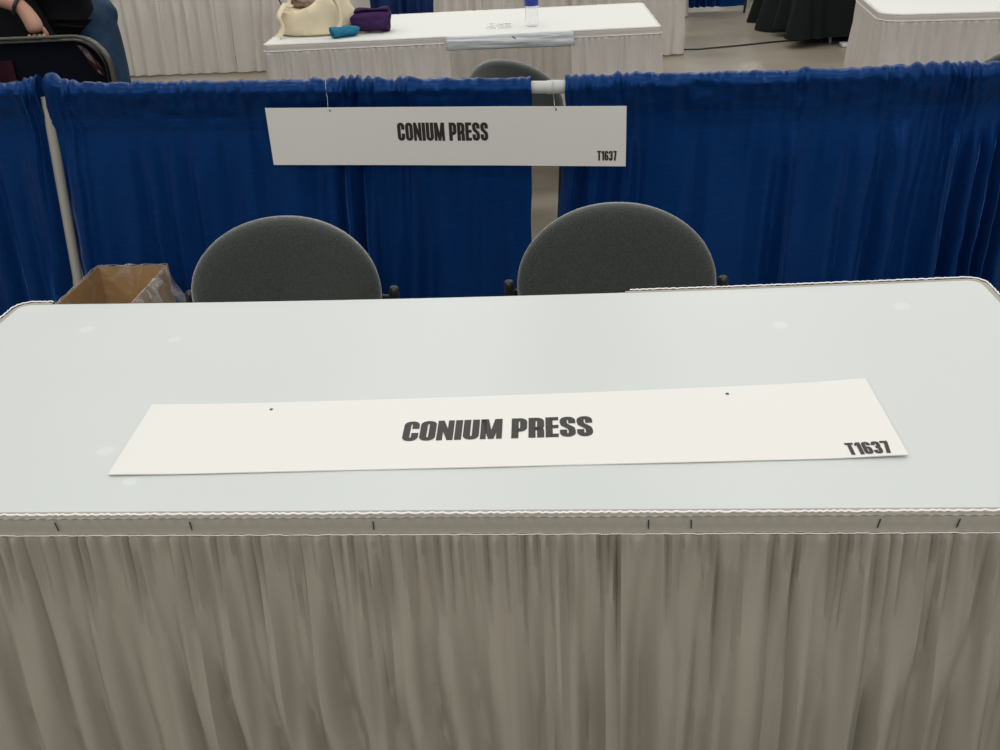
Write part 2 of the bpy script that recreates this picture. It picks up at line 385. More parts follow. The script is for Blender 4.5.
def stroke(path, closed):
    p = []
    for x, y in path:
        q = (x / HX, y / HY)
        if not p or math.dist(p[-1], q) > .02: p.append(q)
    if closed and math.dist(p[0], p[-1]) < .02: p.pop()
    n = len(p); L = []
    for i in range(n):
        a = p[i - 1] if (i or closed) else None; c = p[(i + 1) % n] if (i < n - 1 or closed) else None
        def nrm(u, v):
            dx, dy = v[0] - u[0], v[1] - u[1]; l = math.hypot(dx, dy); return (-dy / l, dx / l)
        n1 = nrm(a, p[i]) if a else None; n2 = nrm(p[i], c) if c else None
        n1 = n1 or n2; n2 = n2 or n1
        mx, my = n1[0] + n2[0], n1[1] + n2[1]; l2 = (mx * mx + my * my) / 2
        mx, my = mx / max(l2, .6), my / max(l2, .6)
        L.append(((p[i][0] + mx * .5, p[i][1] + my * .5), (p[i][0] - mx * .5, p[i][1] - my * .5)))
    F = []
    for i in range(n if closed else n - 1):
        a, b = L[i], L[(i + 1) % n]
        F.append([(q[0] * HX, q[1] * HY) for q in (a[0], a[1], b[1], b[0])])
    return F
def text_mesh(txt, x0, x1, y0, y1, fn):
    """letters between x0..x1, baseline y0, cap height to y1; fn(u,v)->point"""
    items = []; cx = 0; gap = .045
    for ch in txt:
        w, P, Q = glyph(ch); items.append((cx, P, Q)); cx += w + gap
    tot = cx - gap; b = MB()
    sx = (x1 - x0) / tot; sy = y1 - y0
    for cx, P, Q in items:
        polys = list(Q)
        for p, cl in P: polys += stroke(p, cl)
        for pl in polys:
            o = len(b.v)
            for (x, y) in pl: b.v.append(fn(x0 + (cx + x) * sx, y0 + y * sy))
            b.f.append(tuple(o + k for k in range(len(pl))))
    return b
def sign(name, label, base, W, H, fn, th, tx, num, holes):
    """fn(u,v,h): board point at u,v (metres from the centre), raised by h"""
    nu, nv = 48, 8; G = []
    root = MB()
    topg = [[fn((i / nu - .5) * W, (j / nv - .5) * H, 0) for j in range(nv + 1)] for i in range(nu + 1)]
    botg = [[fn((i / nu - .5) * W, (j / nv - .5) * H, -th) for j in range(nv + 1)] for i in range(nu + 1)]
    root.quadgrid(topg); o = len(root.v); root.quadgrid([list(reversed(c)) for c in botg])
    def ti(i, j): return i * (nv + 1) + j
    def bi(i, j): return o + i * (nv + 1) + (nv - j)
    ring = [(i, 0) for i in range(nu + 1)] + [(nu, j) for j in range(1, nv + 1)] + [(i, nv) for i in range(nu - 1, -1, -1)] + [(0, j) for j in range(nv - 1, 0, -1)]
    for k in range(len(ring)):
        a, c = ring[k], ring[(k + 1) % len(ring)]
        root.f.append((ti(*a), bi(*a), bi(*c), ti(*c)))
    e = empty(name, base); tag(e, label, 'sign')
    inv = lambda p: (p[0] - base[0], p[1] - base[1], p[2] - base[2])
    root.v = [inv(p) for p in root.v]
    root.build('board', 'card', e)
    g = lambda u, v: inv(fn(u, v, .0006))
    text_mesh('CONIUM PRESS', *tx, g).build('lettering', 'ink', e, smooth=False)
    text_mesh('T1637', *num, g).build('booth_number', 'ink', e, smooth=False)
    for hx_, hz_ in holes:
        b = MB(); b.v = [inv(fn(hx_ + .0028 * math.cos(k * PI / 6), hz_ + .0028 * math.sin(k * PI / 6), .0007)) for k in range(12)]; b.f = [tuple(range(12))]
        b.build('hole', 'ink', e, smooth=False)
    return e
# flat sign on the table: four corners slightly out of square, ends a little curled
SW, SH = 1.125, .212
cTL, cTR, cBR, cBL = (-.508, .303), (.623, .353), (.623, .130), (-.496, .099)
def f_table(u, v, h):
    a = u / SW + .5; b = v / SH + .5
    x = (cBL[0] * (1 - a) + cBR[0] * a) * (1 - b) + (cTL[0] * (1 - a) + cTR[0] * a) * b
    y = (cBL[1] * (1 - a) + cBR[1] * a) * (1 - b) + (cTL[1] * (1 - a) + cTR[1] * a) * b
    z = TH + sagF(x, y - .3665) +   .0016 + .003 * sm(.38, .5, abs(u / SW)) ** 1.5 * (1 if u > 0 else .5) + .0008
    return (x, y - .006 * (1 - (2 * a - 1) ** 2) * b, z + h)
sign('name_sign', 'white card name sign with black lettering lying flat on the front table', (.06, .21, TH), SW, SH, f_table, .0015,
     (-.148, .134, -.030, .029), (.484, .543, -.101, -.071), [(-.365, .082), (.345, .082)])
# ------------------------------------------------------------------ hanging sign
hr, ht, hl = -.1026, -.012, -.005
HWD, HHT = 1.119, .181
Hc = (-.2225, 1.978, .7295)
def f_hang(u, v, h):
    lx = u * math.cos(hl) - v * math.sin(hl); lz = u * math.sin(hl) + v * math.cos(hl)
    bow = -.004 * math.cos(u / HWD * PI) - .003 * N1(u * 4, 3)
    n = h + bow
    return (Hc[0] + lx * math.cos(hr) - math.sin(hr) * -n * 1, Hc[1] + lx * math.sin(hr) - n * math.cos(hr) + lz * math.sin(ht), Hc[2] + lz * math.cos(ht))
hs = sign('name_sign', 'white card name sign with black lettering hung on the blue drape', Hc, HWD, HHT, f_hang, .0015,
     (-.142, .142, -.013, .043), (.474, .532, -.073, -.043), [(-.350, .081), (.351, .081)])

# ------------------------------------------------------------------ PIPE AND DRAPE
RY = 2.07
def rod_z(x): return .880 - .022 * max(-1.8, min(0, x - .1)) * .9 - .006 * max(0, x - .1) if x < .1 else .880 - .006 * (x - .1)
def rod_z(x):
    z0 = .848
    return z0 + (.026 * (.1 - x) if x < .1 else -.005 * (x - .1))
RR = .019
# uprights + rods: one frame
pf1 = empty('drape_stand', (-1.488, RY + .0, 0)); tag(pf1, 'grey pipe frame that holds up the blue drapes', 'drape frame')
ox = -1.488
MB().box(-.2, .2, -.16, .24, 0, .008, .003).build('base_plate', 'upright', pf1)
MB().tube([(-.052, -0.045, .006), (.002, -.006, .875)], .0165, 20).build('upright', 'upright', pf1)
MB().tube([(x - ox, 0, rod_z(x)) for x in (-1.44, -1.0, -.5, 0, .112)], RR, 20).build('rod', 'pipe', pf1)
MB().tube([(x - ox, 0, rod_z(x)) for x in (.10, .5, 1.0, 1.69)], RR + .0015, 20).build('rod', 'pipe', pf1)
MB().tube([(x - ox, 0, rod_z(x)) for x in (-3.2, -2.4, -1.54)], RR, 20).build('rod', 'pipe', pf1)
MB().tube([(1.70 - ox, 0, .006), (1.70 - ox, 0, .90)], .0165, 20).build('upright', 'upright', pf1)
MB().tube([(-3.2 - ox, 0, .006), (-3.2 - ox, 0, .96)], .0165, 20).build('upright', 'upright', pf1)

def drape(x0, x1, seed, gath, label, name='drape', x0b=None, x1b=None, y=RY, zf=rod_z, m='blue', ds=.005, amp=.012, base=7., rr_=RR, pocket=.094, group=None, zb=.015, bumps=()):
    """one drape panel on the rod. gath = [(centre, half width, strength)]; x0b/x1b = edges at the floor"""
    x0b = x0 if x0b is None else x0b; x1b = x1 if x1b is None else x1b
    n = int((x1 - x0) / ds); G = []; ph = 0; phl = 0
    prev = None
    for i in range(n + 1):
        x = x0 + (x1 - x0) * i / n; a = i / n
        g = sum(st * math.exp(-((x - c) / hw_) ** 2) for c, hw_, st in gath)
        ph += ds * (base + 36 * g); phl += ds * (base + 9 * g)
        A_t = (.0030 + .0080 * min(1.2, g)) * (.75 + .9 * N1(x * 14, seed + 12)); A_l = amp * (.4 + 1.3 * min(1, g))
        zt = zf(x) ; col = []
        R = rr_ + .009
        fine = (.5 + .5 * math.sin(2 * PI * (ph + .8 * N1(x * 20, seed)))) * 1.5
        def P(dy, z, t):
            k = sm(0, .22, t)
            w = .05 * N2(x * 3, t * 2, seed)
            low = fold(phl + 1.4 * N1(x * 5 + w, seed + 2) + .5 * t * N1(x * 2, seed + 4))
            d = A_l * low * k * (.45 + .55 * sm(0, 1, t)) + A_t * fine * (1 - .7 * sm(0, .5, t)) + .007 * N2(x * 7 + t, t * 3, seed + 5) * sm(0, .2, t) + .018 * N2(x * 2.4, t * 1.2, seed + 8) * k + .005 * (1 - 2.5 * abs(N2(x * 5 + 1.5 * t, t * .8, seed + 15))) * k
            xx = x + (x0b + (x1b - x0b) * a - x) * t + .004 * N2(x * 16, t * 6, seed + 6) * (1 + g) * sm(0, .1, t)
            return (xx, y - dy - d, z)
        H = zt + R
        crk = .004 * N2(x * 25, 1, seed) * (1 + 2 * g)
        hump = sum(hh * math.exp(-((x - c) / w_) ** 2) for c, w_, hh in bumps)
        top = A_t * .9 * fine + crk + .0025 * (1 - 3 * abs(N1(x * 26, seed + 13))) + .003 * g + hump
        col.append((x, y + .012, zt - pocket * .8)); col.append((x, y + R * .8 + A_t * fine, zt - .04)); col.append((x, y + R + A_t * fine * .5, zt))
        for q in range(1, 6):
            an = PI * q / 6
            col.append((x + .002 * N2(x * 30, q, seed), y + math.cos(an) * (R + hump * .5 + .5 * A_t * fine), zt + math.sin(an) * (R + top)))
        rows = 40
        zs = [zt - pocket * k / 12 for k in range(13)]
        for k, z in enumerate(zs):
            # front face of pocket: hugs the rod, then falls to the seam
            f = k / 12
            dy = R * (1 - .45 * f)
            d = (A_t * fine * (1 - .3 * f)) + .004 * N2(x * 12, f * 3, seed + 9) + (.0075 + .005 * g) * (.6 - 2.2 * abs(N2(x * 26 + f * 1.3 * N1(x * 3, seed), f * .9, seed + 13))) * (1 - .75 * f)
            d = max(d, math.sqrt(max(0, rr_ ** 2 - (zt - z) ** 2)) + .0035 - dy)
            col.append((x + .003 * N2(x * 18, f * 2, seed + 10) * (1 + 2 * g), y - dy - d - (.0025 if k == 12 else 0), z))
        z1 = zs[-1]
        for k in range(1, rows + 1):
            t = (k / rows)
            z = z1 - .001 - (z1 - zb) * t
            bx = P(R * .4, z, t)
            # keep continuity from the seam
            kk = sm(0, .06, t)
            dd0 = A_t * fine * .7 * (1 - kk)
            col.append((bx[0], bx[1] - dd0 * 0, z))
        G.append(col)
    o = MB().quadgrid(G).build(name, m); tag(o, label, 'drape', group)
    return o
d1 = drape(.155, 1.66, 21, [(.22, .10, .85), (.36, .05, .8), (.86, .025, .7), (1.16, .05, .6), (1.34, .10, 1.0), (1.5, .05, .6)], 'bright blue drape panel right of the gap, gathered beside the bare pipe', x0b=.085, x1b=1.66, amp=.034)
d2 = drape(-1.480, .052, 5, [(-1.44, .05, .9), (-.50, .09, .95), (-.33, .04, .5), (-1.05, .02, .2)], 'blue drape panel behind the two chairs with the hanging sign on it', x0b=-1.545, x1b=.02, amp=.034, bumps=[(-1.455, .03, .022)])
d3 = drape(-3.15, -1.499, 9, [(-1.53, .04, .9), (-1.75, .06, .35)], 'blue drape panel left of the slanting grey upright pipe', x1b=-1.575, amp=.034, bumps=[(-1.50, .025, .016)])
# hang wires of the sign
def hang(u, hv, side):
    p = Vector(f_hang(u, hv, .001)); z = rod_z(p.x); R = RR + .0045 + (.008 if u < 0 else 0)
    pts = [tuple(p), (p.x - .004, p.y - .002, p.z + .012), (p.x - .008, RY - R - .004, z - R * .6)]
    for q in range(7):
        an = PI - PI * q / 6 + .1
        pts.append((p.x - .010, RY + math.cos(an) * R * 1.05, z + math.sin(an) * R * 1.05 + (.003 if u < 0 else 0)))
    return pts
for u in (-.350, .351):
    w = MB().tube([tuple(Vector(q) - Vector(Hc)) for q in hang(u, .081, 0)], .0007, 6).build('hang_wire', 'steel', hs)

# ------------------------------------------------------------------ CHAIRS
def make_chair(label, group):
    """faces local -y; origin on the floor under the backrest"""
    t = empty('stacking_chair'); tag(t, label, 'chair', group)
    # backrest: upholstered ellipse, curved and leaning back a little
    a, bb, th = .2345, .176, .034; cz = .571
    prof = [(0, 1), (.4, 1), (.66, .97), (.80, .88), (.90, .70), (.965, .45), (1.0, .15), (1.0, -.1), (.985, -.45), (.95, -.8), (.88, -.98), (.5, -1), (0, -1)]
    n = 72; G = []
    for (q, h) in prof:
        ring = []
        for k in range(n):
            an = 2 * PI * k / n; c, s = math.cos(an), math.sin(an)
            e = 2.08
            x = a * q * math.copysign(abs(c) ** (2 / e), c); z = bb * q * math.copysign(abs(s) ** (2 / e), s)
            y = -th * h - .035 * (x / a) ** 2 + .02 + .16 * (z) + .008 * (1 - q) * (1 if h > 0 else 0)
            ring.append((x, y, cz + z))
        G.append(ring)
    MB().quadgrid(G, closed_v=True).build('backrest', 'fabric', t)
    # seat
    sy0, sy1 = -.375, .02
    G = []
    for (q, h) in [(0, 1), (.6, 1), (.88, .93), (.96, .75), (1, .4), (1, -.3), (.95, -.6), (.5, -.65), (0, -.65)]:
        ring = []
        for k in range(48):
            an = 2 * PI * k / 48; c, s = math.cos(an), math.sin(an); e = 3.2
            ring.append((.232 * q * math.copysign(abs(c) ** (2 / e), c), (sy0 + sy1) / 2 + (sy1 - sy0) / 2 * q * math.copysign(abs(s) ** (2 / e), s), .43 + .032 * h))
        G.append(ring)
    MB().quadgrid(G, closed_v=True).build('seat', 'fabric', t)
    for s in (-1, 1):
        x = s * .257
        b = MB(); pts = [(x, .08, .0), (x, .055, .20), (x, .035, .42), (x, .025, .52), (x, .028, .553)]
        b.tube(pts, .0115, 14)
        o = b.build('back_upright', 'black_metal', t)
        MB().lathe([(.0, .016), (.008, .015), (.0125, .010), (.0135, .002), (.0135, -.012), (.012, -.014)], (x, .028, .553), 18).build('end_cap', 'black_plastic', o)
        MB().tube([(s * .246, -.33, .0), (s * .246, -.315, .36), (s * .246, -.295, .40), (s * .250, -.25, .412), (x, .03, .412)], .0115, 14).build('front_leg', 'black_metal', t)
    MB().tube([(-.257, .036, .40), (.257, .036, .40)], .0095).build('crossbar', 'black_metal', t)
    MB().tube([(-.247, -.27, .40), (.247, -.27, .40)], .0095).build('crossbar', 'black_metal', t)
    MB().tube([(-.257, .027, .535), (-.2, .052, .53), (0, .075, .53), (.2, .052, .53), (.257, .027, .535)], .009).build('back_brace', 'black_metal', t)
    return t
G4 = 'grey green stacking chairs with rounded backs'
ch = make_chair('grey green round-backed chair on the side nearer the cardboard box', G4)
ch.location = (-.527, 1.165, 0); ch.rotation_euler.z = .0
c2 = copy_tree(ch); c2.location = (.271, 1.165, 0); c2.scale = (1, 1, 1.015); c2['label'] = 'grey green round-backed chair standing below the gap in the drapes'
c3 = copy_tree(ch); c3.location = (-.065, 3.13, 0); c3.rotation_euler.z = PI - .55; c3['label'] = 'dark round-backed chair behind the blue drape, at the open front of the rear table'
c4 = copy_tree(ch); c4.location = (1.95, 3.0, 0); c4.rotation_euler.z = PI - .2; c4['label'] = 'dark chair cut by the picture edge beside the white-skirted table with rounded corner'

# ------------------------------------------------------------------ waste box with clear liner
bx = empty('cardboard_box', (-1.257, 1.72, 0)); tag(bx, 'open brown cardboard waste box standing against the blue drape', 'box')
bw, bd, bh, wt = .118, .185, .36, .004
b = MB()
b.box(-bw, bw, -bd, -bd + wt, 0, bh); b.box(-bw, bw, bd - wt, bd, 0, bh); b.box(-bw, -bw + wt, -bd + wt, bd - wt, 0, bh); b.box(bw - wt, bw, -bd + wt, bd - wt, 0, bh); b.box(-bw + wt, bw - wt, -bd + wt, bd - wt, 0, wt)
b.build('box_wall', 'cardboard', bx, smooth=False)
bg = empty('bin_liner', (-1.257, 1.72, 0)); tag(bg, 'clear crinkled plastic liner folded over the rim of the cardboard box', 'plastic bag')
def liner(seed):
    per = []
    n = 30
    for (ax, ay, bx_, by_) in ((-bw, -bd, bw, -bd), (bw, -bd, bw, bd), (bw, bd, -bw, bd), (-bw, bd, -bw, -bd)):
        for k in range(n): per.append((ax + (bx_ - ax) * k / n, ay + (by_ - ay) * k / n))
    prof_out = [(1, 0.0, .003), (1, .006, .0), (1, .012, -.02), (1, .02, -.06), (1, .035, -.10), (1, .055, -.14), (1, .065, -.18)]
    prof_in = [(1, 0, .003), (1, -.008, -.01), (1, -.012, -.05), (1, -.014, -.12), (1, -.014, -.22), (1, -.012, -.33)]
    def ring(off, dz, amp):
        R = []
        for k, (x, y) in enumerate(per):
            sx = 1 if x > bw - 1e-6 else (-1 if x < -bw + 1e-6 else 0); sy = 1 if y > bd - 1e-6 else (-1 if y < -bd + 1e-6 else 0)
            th = k / len(per) * 2 * PI
            nn = amp * N3((math.cos(th) * 6, math.sin(th) * 6, dz * 18), seed)
            o = off
            if off > 0 and sx == 1: o = off * 1.35
            if off > 0 and sx == -1: o = off * .12
            if off > 0 and sy == 1: o = off * .2
            z = bh + dz + .012 * N3((math.cos(th) * 9, math.sin(th) * 9, 0), seed + 3) * (1 if dz > -.03 else .4)
            R.append((x + sx * (o + nn * (1 if off * sx > 0 else .3)), y + sy * (o + nn * (.3 if sy > 0 else 1)), z))
        return R
    def shell(pr, amp): return MB().quadgrid([ring(o, dz, amp) for _, o, dz in pr], closed_v=True)
    return shell(prof_out, .018), shell(prof_in, .008)
lo, li = liner(4)
lo.build('outer_cuff', 'film', bg); li.build('inner_bag', 'film_in', bg)
rimp = []
for k in range(120):
    t = k / 120 * 4; s = int(t); f = t - s
    c = [(-bw, -bd), (bw, -bd), (bw, bd), (-bw, bd)]; a, e = c[s], c[(s + 1) % 4]
    rimp.append((a[0] + (e[0] - a[0]) * f + .002 * N1(k * .5, 1), a[1] + (e[1] - a[1]) * f + .002 * N1(k * .5, 2), bh + .004 + .004 * N1(k * .3, 3)))
MB().tube(rimp, .0016, 6, closed=True).build('rim_fold', 'film', bg)

# ------------------------------------------------------------------ tables further back
def back_table(loc, rot, w, d, tl, cl, sl, opening=None, seed=0, ds=.008, r=.04, group=None, coarse=11, ac=.012):
    folding_table(w - .02, d - .02, TH - .008, loc, rot, tl)
    vinyl_top(w, d, TH, loc, rot, cl, r=r, seed=seed)
    hw, hd = w / 2, d / 2
    if opening:
        a, e = opening
        p = [(e, -hd)] + corner(hw - r, -hd + r, r, -90) + corner(hw - r, hd - r, r, 0) + corner(-hw + r, hd - r, r, 90) + corner(-hw + r, -hd + r, r, 180) + [(a, -hd)]
    else:
        p = [(0, -hd)] + corner(hw - r, -hd + r, r, -90) + corner(hw - r, hd - r, r, 0) + corner(-hw + r, hd - r, r, 90) + corner(-hw + r, -hd + r, r, 180) + [(0, -hd)]
    s = empty('table_skirt', loc, rot); tag(s, sl, 'table skirt')
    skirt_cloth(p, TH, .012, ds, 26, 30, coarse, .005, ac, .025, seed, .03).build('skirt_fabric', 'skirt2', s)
    band_mesh(p, TH, .03, .01, seed, None).build('header_band', 'skirt2', s)
    if seed in (31, 44):
        stitch_mesh(p, TH - .0305, .012, seed, .007, .002, None, .0016).build('stitch_highlights', 'thread', s)  # white stitches, also standing in for satin highlights on the gathers below the band
    return s
ca, sa = math.cos(.0424), math.sin(.0424)
mc = (-1.2405 + .915 * ca - .38 * sa, 3.675 + .915 * sa + .38 * ca, 0)
back_table(mc, .0424, 1.83, .76, 'white-topped folding table with a bottle and cloth items on it', 'white cover on the rear table under the bottle and tote bag', 'gathered white skirt with an open front, on the rear table with the bottle', opening=(-.915 + .86, -.915 + 1.42), seed=31, ds=.007, r=.02, coarse=13)
# vinyl flap hanging into the opening
G = []
for i in range(50):
    x = -.07 + .59 * i / 49; col = []
    for j in range(14):
        t = j / 13
        y = -.38 - .006 - .010 * math.sin(PI * t) * (1 + .5 * N1(x * 5, 3)) - .006 * N2(x * 5 - t * 2, t * 5, 2)
        z = TH - .001 - (.062 + .01 * (x)) * t
        col.append((x, y, z))
    G.append(col)
fo = MB().quadgrid(G).build('vinyl_flap', 'vinyl_thin', loc=mc, rot=.0424); tag(fo, 'loose grey-white vinyl flap hanging over the open front of the rear table', 'vinyl sheet'); solid(fo, .001)
def on_mid(lx, ly, z=TH): return (mc[0] + lx * ca - ly * sa, mc[1] + lx * sa + ly * ca, z)

back_table((2.54, 4.12, 0), -.09, 1.83, .76, 'folding table partly in the picture behind the blue drape, with a rounded white top corner', 'plain white cover on the table by the picture edge, one rounded corner', 'gathered white skirt flaring from the table at the picture edge', seed=44, ds=.008, r=.10)
back_table((-2.46, 7.40, 0), 0, 1.83, .76, 'long table far back behind the person and suitcase', 'white cover of the far table behind the suitcase', 'pale gathered skirt of the far table behind the suitcase', seed=51, ds=.012, coarse=9, ac=.02, r=.03)
back_table((.09, 7.43, 0), 0, 1.83, .76, 'long table far back behind the bottle', 'white cover of the far table behind the bottle', 'pale gathered skirt of the far table behind the bottle', seed=57, ds=.012, coarse=9, ac=.02, r=.03)
back_table((.37, 9.2, 0), 0, 1.75, .7, 'furthest white-skirted table, its end showing beside the far blue drape', 'white cover of the furthest table', 'grey-white skirt end of the furthest table, beside the far blue drape', seed=61, ds=.016, r=.03)
back_table((2.82, 10.1, 0), 0, 1.83, .7, 'remote folding table behind the thin black stand leg', 'white cover of the remote table behind the stand', 'pale skirt of the remote table right of the distant blue drape', seed=65, ds=.016, r=.03)
# far drapes
zfar = lambda x: .88
fp = empty('drape_stand', (0, 9.25, 0)); tag(fp, 'far pipe frame holding the distant blue drape over the concrete', 'drape frame')
MB().tube([(1.25, 0, .88), (1.9, 0, .88)], .019).build('rod', 'pipe', fp)
for x in (1.25, 1.9): MB().tube([(x, 0.0, 0), (x, 0.0, .9)], .0165).build('upright', 'upright', fp)
drape(1.29, 1.86, 71, [(1.4, .1, .6), (1.6, .1, .7)], 'distant blue drape beside the grey skirt end, over bare concrete', y=9.25, zf=zfar, ds=.01, amp=.03, zb=.03)
fp2 = empty('drape_stand', (0, 8.3, 0)); tag(fp2, 'pipe frame of the dark blue drape behind the purple garment', 'drape frame')
MB().tube([(-2.0, 0, .88), (-.3, 0, .88)], .019).build('rod', 'pipe', fp2)
for x in (-2.0, -.3): MB().tube([(x, 0.0, 0), (x, 0.0, .9)], .0165).build('upright', 'upright', fp2)
drape(-1.98, -.33, 73, [(-1.3, .1, .6), (-.8, .1, .7), (-1.7, .2, .4)], 'dark blue drape between two far tables, above the purple garment', y=8.3, zf=zfar, m='blue_dark', ds=.01, amp=.03)

# black-draped tables
def black_table(loc, rot, w, d, tl, cl, seed, zb=.01, fl_=.14):
    folding_table(w - .04, d - .04, TH - .01, loc, rot, tl)
    def ring(off, z, am):
        hw, hd = w / 2, d / 2; P = []
        pts = corner(hw - .03, -hd + .03, .03, -90, 4) + corner(hw - .03, hd - .03, .03, 0, 4) + corner(-hw + .03, hd - .03, .03, 90, 4) + corner(-hw + .03, -hd + .03, .03, 180, 4)
        R = resample(pts + [pts[0]], .012)[:-1]
        for (x, y, s, nx, ny) in R:
            cd = min(math.hypot(abs(x) - hw, abs(y) - hd) / .25, 1)
            k = (1 - cd) ** 1.5
            D = off * (.35 + 1.3 * k) + am * fold(warp(s, 5, seed)) * (.5 + k)
            P.append((x + nx * D, y + ny * D, z))
        return P
    b = MB(); rings = [ring(0, TH, 0)] + [ring(fl_ * (q / 10), TH - .004 - (TH - zb) * q / 10, .022 * q / 10) for q in range(1, 11)]
    b.quadgrid(rings, closed_v=True); b.f.append(tuple(range(len(rings[0]))))
    o = b.build('tablecloth', 'black_cloth', loc=loc, rot=rot); tag(o, cl, 'tablecloth'); return o
black_table((2.72, 8.26, 0), .0, 1.50, .4, 'far folding table under a black cloth, set back behind another black one', 'black cloth with a flared corner reaching the floor, beside the thin stand leg', 81)
black_table((2.94, 7.45, 0), .0, 1.90, .5, 'folding table under the black cloth nearer the white-skirted table', 'black cloth ending just above the floor, nearer the white-skirted table', 83, .07, .08)
# white crate glimpse under black cloth and cables
tr = MB().box(-.13, .13, -.05, .05, 0, .028, .008).build('power_strip', 'pipe', loc=(2.40, 7.13, 0)); tag(tr, 'small white power strip on the floor under the black cloth hem', 'power strip')
cb = MB().tube([(.95, 7.25, .006), (1.2, 7.22, .006), (1.5, 7.30, .006), (1.8, 7.40, .006), (2.05, 7.46, .006), (2.3, 7.30, .006), (2.9, 7.30, .006)], .007, 8).build('power_cable', 'black_plastic'); tag(cb, 'thin black cable running over the concrete to the black-draped tables', 'cable')
cy = MB().tube([(2.30, 7.03, .006), (2.6, 7.07, .006), (3.2, 7.06, .006)], .006, 8).build('extension_cord', 'yellow'); tag(cy, 'short run of yellow cord on the floor at the black cloth hem', 'cord')
es = empty('easel_stand', (1.98, 9.2, 0)); tag(es, 'slim black tripod stand behind the black-draped table, one leg showing', 'stand')
for p in ((-.16, -.22), (.32, -.05), (.05, .35)):
    MB().tube([(p[0], p[1], .0), (0, 0, 1.3)], .012, 10).build('leg', 'black_metal', es)
MB().tube([(0, 0, 1.27), (0, 0, 1.5)], .014, 10).build('pole', 'black_metal', es)

# ------------------------------------------------------------------ things on the rear table
def blob(rx, ry, rz, amp, fr, seed, n=56, m=36, shape=None, flatb=True):
    G = []
    for i in range(m + 1):
        v = PI * i / m; ring = []
        for k in range(n):
            u = 2 * PI * k / n
            p = Vector((math.sin(v) * math.cos(u), math.sin(v) * math.sin(u), math.cos(v)))
            d = 1 + amp * N3(p * fr, seed) + amp * .6 * (1 - abs(N3(p * fr * 1.9, seed + 1)) * 4)* .5
            q = Vector((p.x * rx * d, p.y * ry * d, p.z * rz * d + rz))
            if shape: q = shape(q, p)
            if flatb: q.z = max(q.z, .002 + 0.002 * (1 + p.z))
            ring.append(tuple(q))
        G.append(ring)
    return MB().quadgrid(G, closed_v=True)
# tote bag: slumped sack with an open mouth
tb = empty('tote_bag', on_mid(.195 - .915, -.10, TH), -.1); tag(tb, 'slumped cream canvas tote bag on the rear table with cloth inside', 'bag')
G = []; n = 96
for (q, z) in [(.35, .002), (.8, .001), (.95, .012), (1.02, .05), (1.0, .10), (.93, .15), (.86, .20), (.78, .235), (.76, .24), (.72, .225), (.70, .16), (.62, .10), (.3, .085), (.0, .08)]:
    ring = []
    for k in range(n):
        u = 2 * PI * k / n; c, s = math.cos(u), math.sin(u)
        inner = (q < .77 and z > .07)
        amp = .34 * sm(0, .12, z)
        d = q * (1 + amp * N3((c * 2.2, s * 2.2, z * 6), 5)) + .05 * (1 - abs(N3((c * 4, s * 4, z * 9), 6)) * 4) * sm(0, .1, z) * .6
        dip = .45 + .35 * math.cos(u + 1.9) + .25 * N3((c * 2, s * 2, 0), 9)   # mouth edge droops toward the front
        zz = z * (1 - .55 * max(0, dip) * sm(.08, .24, z)) if not inner else min(z, .24 * (1 - .55 * max(0, dip)))
        zz *= 1 + .5 * N3((c * 1.3, s * 1.3, 2.), 14) * sm(.05, .2, z)
        ring.append((.185 * d * math.copysign(abs(c) ** .9, c) + .12 * zz, .13 * d * math.copysign(abs(s) ** .9, s), zz))
    G.append(ring)
MB().quadgrid(G, closed_v=True).build('bag_body', 'canvas', tb)
def strap(pts, w, m='canvas'):
    P = [Vector(p) for p in pts]; G = []
    for i, p in enumerate(P):
        t = (P[min(i + 1, len(P) - 1)] - P[max(0, i - 1)]).normalized(); a = t.cross(Vector((.3, 1, .2))).normalized()
        G.append([tuple(p - a * w / 2), tuple(p + a * w / 2)])
    return MB().quadgrid(G)
def smooth_pts(pts, n=8):
    P = [Vector(p) for p in pts]; out = []
    for i in range(len(P) - 1):
        p0, p1, p2, p3 = P[max(0, i - 1)], P[i], P[i + 1], P[min(len(P) - 1, i + 2)]
        for k in range(n):
            t = k / n
            out.append(.5 * ((2 * p1) + (-p0 + p2) * t + (2 * p0 - 5 * p1 + 4 * p2 - p3) * t * t + (-p0 + 3 * p1 - 3 * p2 + p3) * t ** 3))
    out.append(P[-1]); return [tuple(p) for p in out]
so = strap(smooth_pts([(.08, -.05, .20), (.12, -.09, .19), (.165, -.12, .14), (.175, -.14, .07), (.15, -.16, .012)]), .026).build('handle', 'canvas', tb); solid(so, .002, 0)
so = strap(smooth_pts([(-.10, -.09, .15), (-.125, -.14, .10), (-.11, -.15, .05), (-.13, -.165, .008)]), .028).build('handle', 'canvas', tb); solid(so, .002, 0)
ob = blob(.11, .085, .075, .25, 2.4, 12).build('folded_cloth', 'taupe', loc=tuple(Vector(on_mid(.215 - .915, -.10, TH)) + Vector((0.0, 0, .095)))); tag(ob, 'crumpled taupe cloth showing in the mouth of the tote bag', 'cloth')
